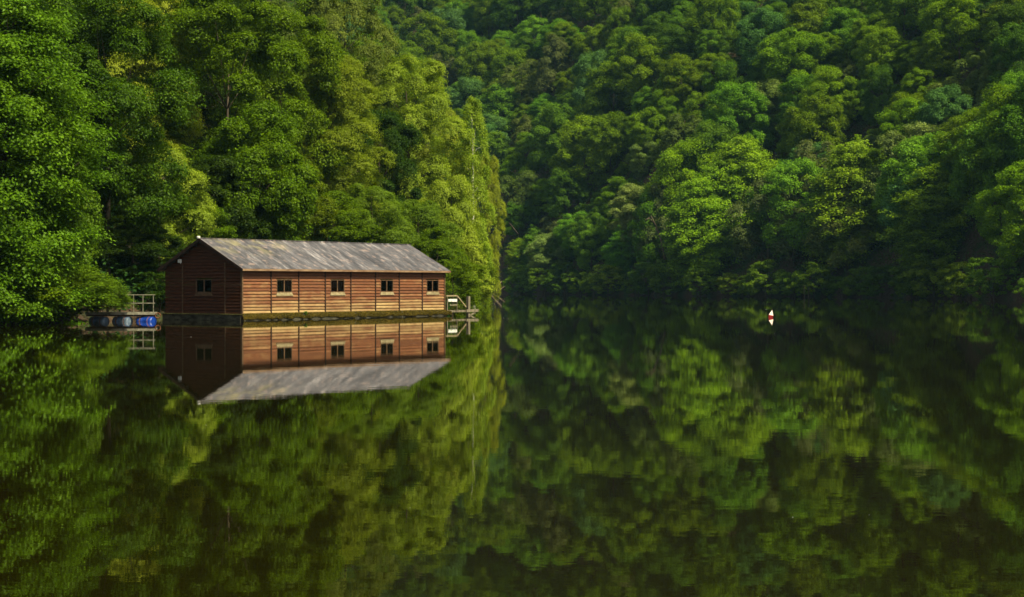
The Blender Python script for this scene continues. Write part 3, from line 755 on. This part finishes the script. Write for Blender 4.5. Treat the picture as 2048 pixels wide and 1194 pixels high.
# ------------------------------------------------------------------ undergrowth (uncountable)
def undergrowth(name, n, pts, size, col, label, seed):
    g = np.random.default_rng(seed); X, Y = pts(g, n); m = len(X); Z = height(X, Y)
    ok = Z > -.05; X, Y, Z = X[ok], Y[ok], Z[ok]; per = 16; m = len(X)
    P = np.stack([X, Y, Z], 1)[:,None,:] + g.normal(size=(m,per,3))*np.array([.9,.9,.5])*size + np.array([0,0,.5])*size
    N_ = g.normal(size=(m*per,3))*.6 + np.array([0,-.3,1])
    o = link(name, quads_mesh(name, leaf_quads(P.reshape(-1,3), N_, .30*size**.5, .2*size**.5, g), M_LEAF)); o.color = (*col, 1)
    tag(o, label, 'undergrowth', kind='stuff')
def far_pts(g, n):
    px = g.uniform(600, 2120, n); s_ = g.uniform(0.3, 150, n)**1.0; D = np.interp(px, SH_PX, SH_D) + s_; ok = (px > 1045) | ((s_ > 38) & (px > 900)) | (s_ > 70); px = px[ok]; D = D[ok]
    return (px-1024)/F*D, D
def left_pts(g, n):
    X = g.uniform(-60, 0, n); Y = g.uniform(60, 190, n); d = left_sd(X, Y); ok = (d > .2) & (d < 26)
    ok &= ~((d < 2.0) & (X > -19) & (Y < 110))
    return X[ok], Y[ok]
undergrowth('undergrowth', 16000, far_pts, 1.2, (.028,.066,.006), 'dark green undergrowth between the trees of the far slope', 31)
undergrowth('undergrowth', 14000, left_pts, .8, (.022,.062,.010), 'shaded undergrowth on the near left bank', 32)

# ------------------------------------------------------------------ dead wood, posts, floating specks
def dead(name, px, py, D, segs, label, group=None, mat=M_DEAD, zbase=None):
    """segs: lists of (px,py,dD,radius) polylines"""
    x = px2x(px, D); zb = CAMZ + (HZ-py)/F*D; root = empty(name, (x, D, zb)); 
    for i, sg in enumerate(segs):
        pts = [(px2x(a, D+dd)-x, dd, CAMZ+(HZ-b)/F*(D+dd)-zb) for a, b, dd, r in sg]
        m = MB(); m.tube(pts, [r for *_, r in sg], 6); m.build('trunk' if i == 0 else 'branch', mat, root, True)
    tag(root, label, 'dead tree', group); return root
dead('fallen_tree', 985, 589, 338, [[(979,590,-1,.18),(990,578,1,.15),(1004,562,3,.10)], [(986,589,-2,.14),(998,581,0,.10),(1010,572,2,.06)], [(990,578,0,.07),(989,568,0,.05),(992,562,0,.03)]], 'pale fallen trunk with bare limbs slanting into the water at the inlet')
dead('dead_tree', 1318, 480, 284, [[(1330,520,0,.20),(1322,480,0,.15),(1311,450,-1,.11),(1302,432,-2,.05)], [(1311,450,-1,.08),(1298,436,-2,.06),(1290,440,-3,.03)], [(1318,464,0,.07),(1338,470,-2,.05),(1352,452,-3,.03)]], 'bare broken tree with forked limbs in a dark gap of the far slope')
dead('dead_tree', 1032, 455, 330, [[(1036,468,0,.12),(1026,455,-1,.09),(1019,446,-2,.05)]], 'short bare limb leaning left above the inlet')
dead('leaning_stem', 1310, 590, 291, [[(1304,591,0,.10),(1318,572,1,.08),(1328,560,1,.05)]], 'thin pale stem slanting out of the water below the bare broken tree')
for (px, top, lab) in ((1608, 570, 'taller thin mooring pole at the far shore beyond the buoy'), (1617, 574, 'shorter thin mooring pole right beside the taller one beyond the buoy')):
    D = 252; mb = MB(); mb.tube([(0,0,-1),(0.03,0,CAMZ+(HZ-top)/F*D*.98)], .05, 6); o = mb.build('mooring_pole', M_BARK); o.location = (px2x(px, D), D, 0)
    tag(o, lab, 'pole', 'mooring poles at the far shore')
rng = np.random.default_rng(77)
SP = [(382,674,1.5,"brightest pale fleck on the dark reflection of the gable"),(420,675,.8,"faint fleck just right of the brightest one on the gable reflection"),(525,740,1.,"pale fleck on the reflection of the wall left of the first window"),
 (630,757,.8,"tiny fleck on the reflection of the grey roof"),(412,851,1.2,"pale fleck just below the reflected left end of the roof ridge"),(820,1017,.9,"tiny fleck low on the reflection of the yellow-green trees"),
 (1586,1036,1.6,"white fleck alone in the lower right of the lake, below the buoy"),(1532,619,1.,"tiny fleck just above and left of the buoy"),(1549,667,1.,"tiny fleck just below the buoy"),(1409,689,.9,"tiny fleck left of the buoy, in open water"),
 (1007,636,1.2,"upper left fleck of the small cluster off the landing stage"),(1016,638,1.,"upper right fleck of the small cluster off the landing stage"),(1001,643,1.,"lower left fleck of the small cluster off the landing stage"),(1028,646,1.,"rightmost fleck of the small cluster off the landing stage"),
 (993,658,1.1,"lowest fleck of the small cluster off the landing stage"),(1739,1031,.8,"tiny fleck near the lower right of the lake, right of the larger white one"),(976,738,.9,"tiny fleck right of the reflected right end of the roof")]
for i, (px, py, s_, lab) in enumerate(SP):
    D = CAMZ*F/(py-HZ); x = px2x(px, D); w = s_*.8/F*D*1.2; hh = w*.35
    mb = MB(); n = 7; a0 = rng.uniform(0, 6)
    vs = [(math.cos(a0+k*6.283/n)*w*rng.uniform(.6,1), math.sin(a0+k*6.283/n)*w*1.6*rng.uniform(.6,1), .004) for k in range(n)] + [(0,0,hh)]
    mb.add(vs, [(k, (k+1) % n, n) for k in range(n)] + [tuple(range(n-1,-1,-1))])
    o = mb.build('floating_petal', M_WHITEPAINT); o.location = (x, D, 0)
    tag(o, lab, 'fleck', 'pale flecks floating on the lake')

# ------------------------------------------------------------------ air
m, n, N, L = newmat('haze'); out = N('ShaderNodeOutputMaterial'); pv = N('ShaderNodeVolumePrincipled')
pv.inputs['Color'].default_value = (.35, .72, 1.0, 1); pv.inputs['Density'].default_value = .00006; L(pv.outputs[0], out.inputs['Volume'])
mb = MB(); mb.box(-430, 430, -70, 770, -6, 205); hzo = mb.build('haze', m); tag(hzo, kind='stuff')
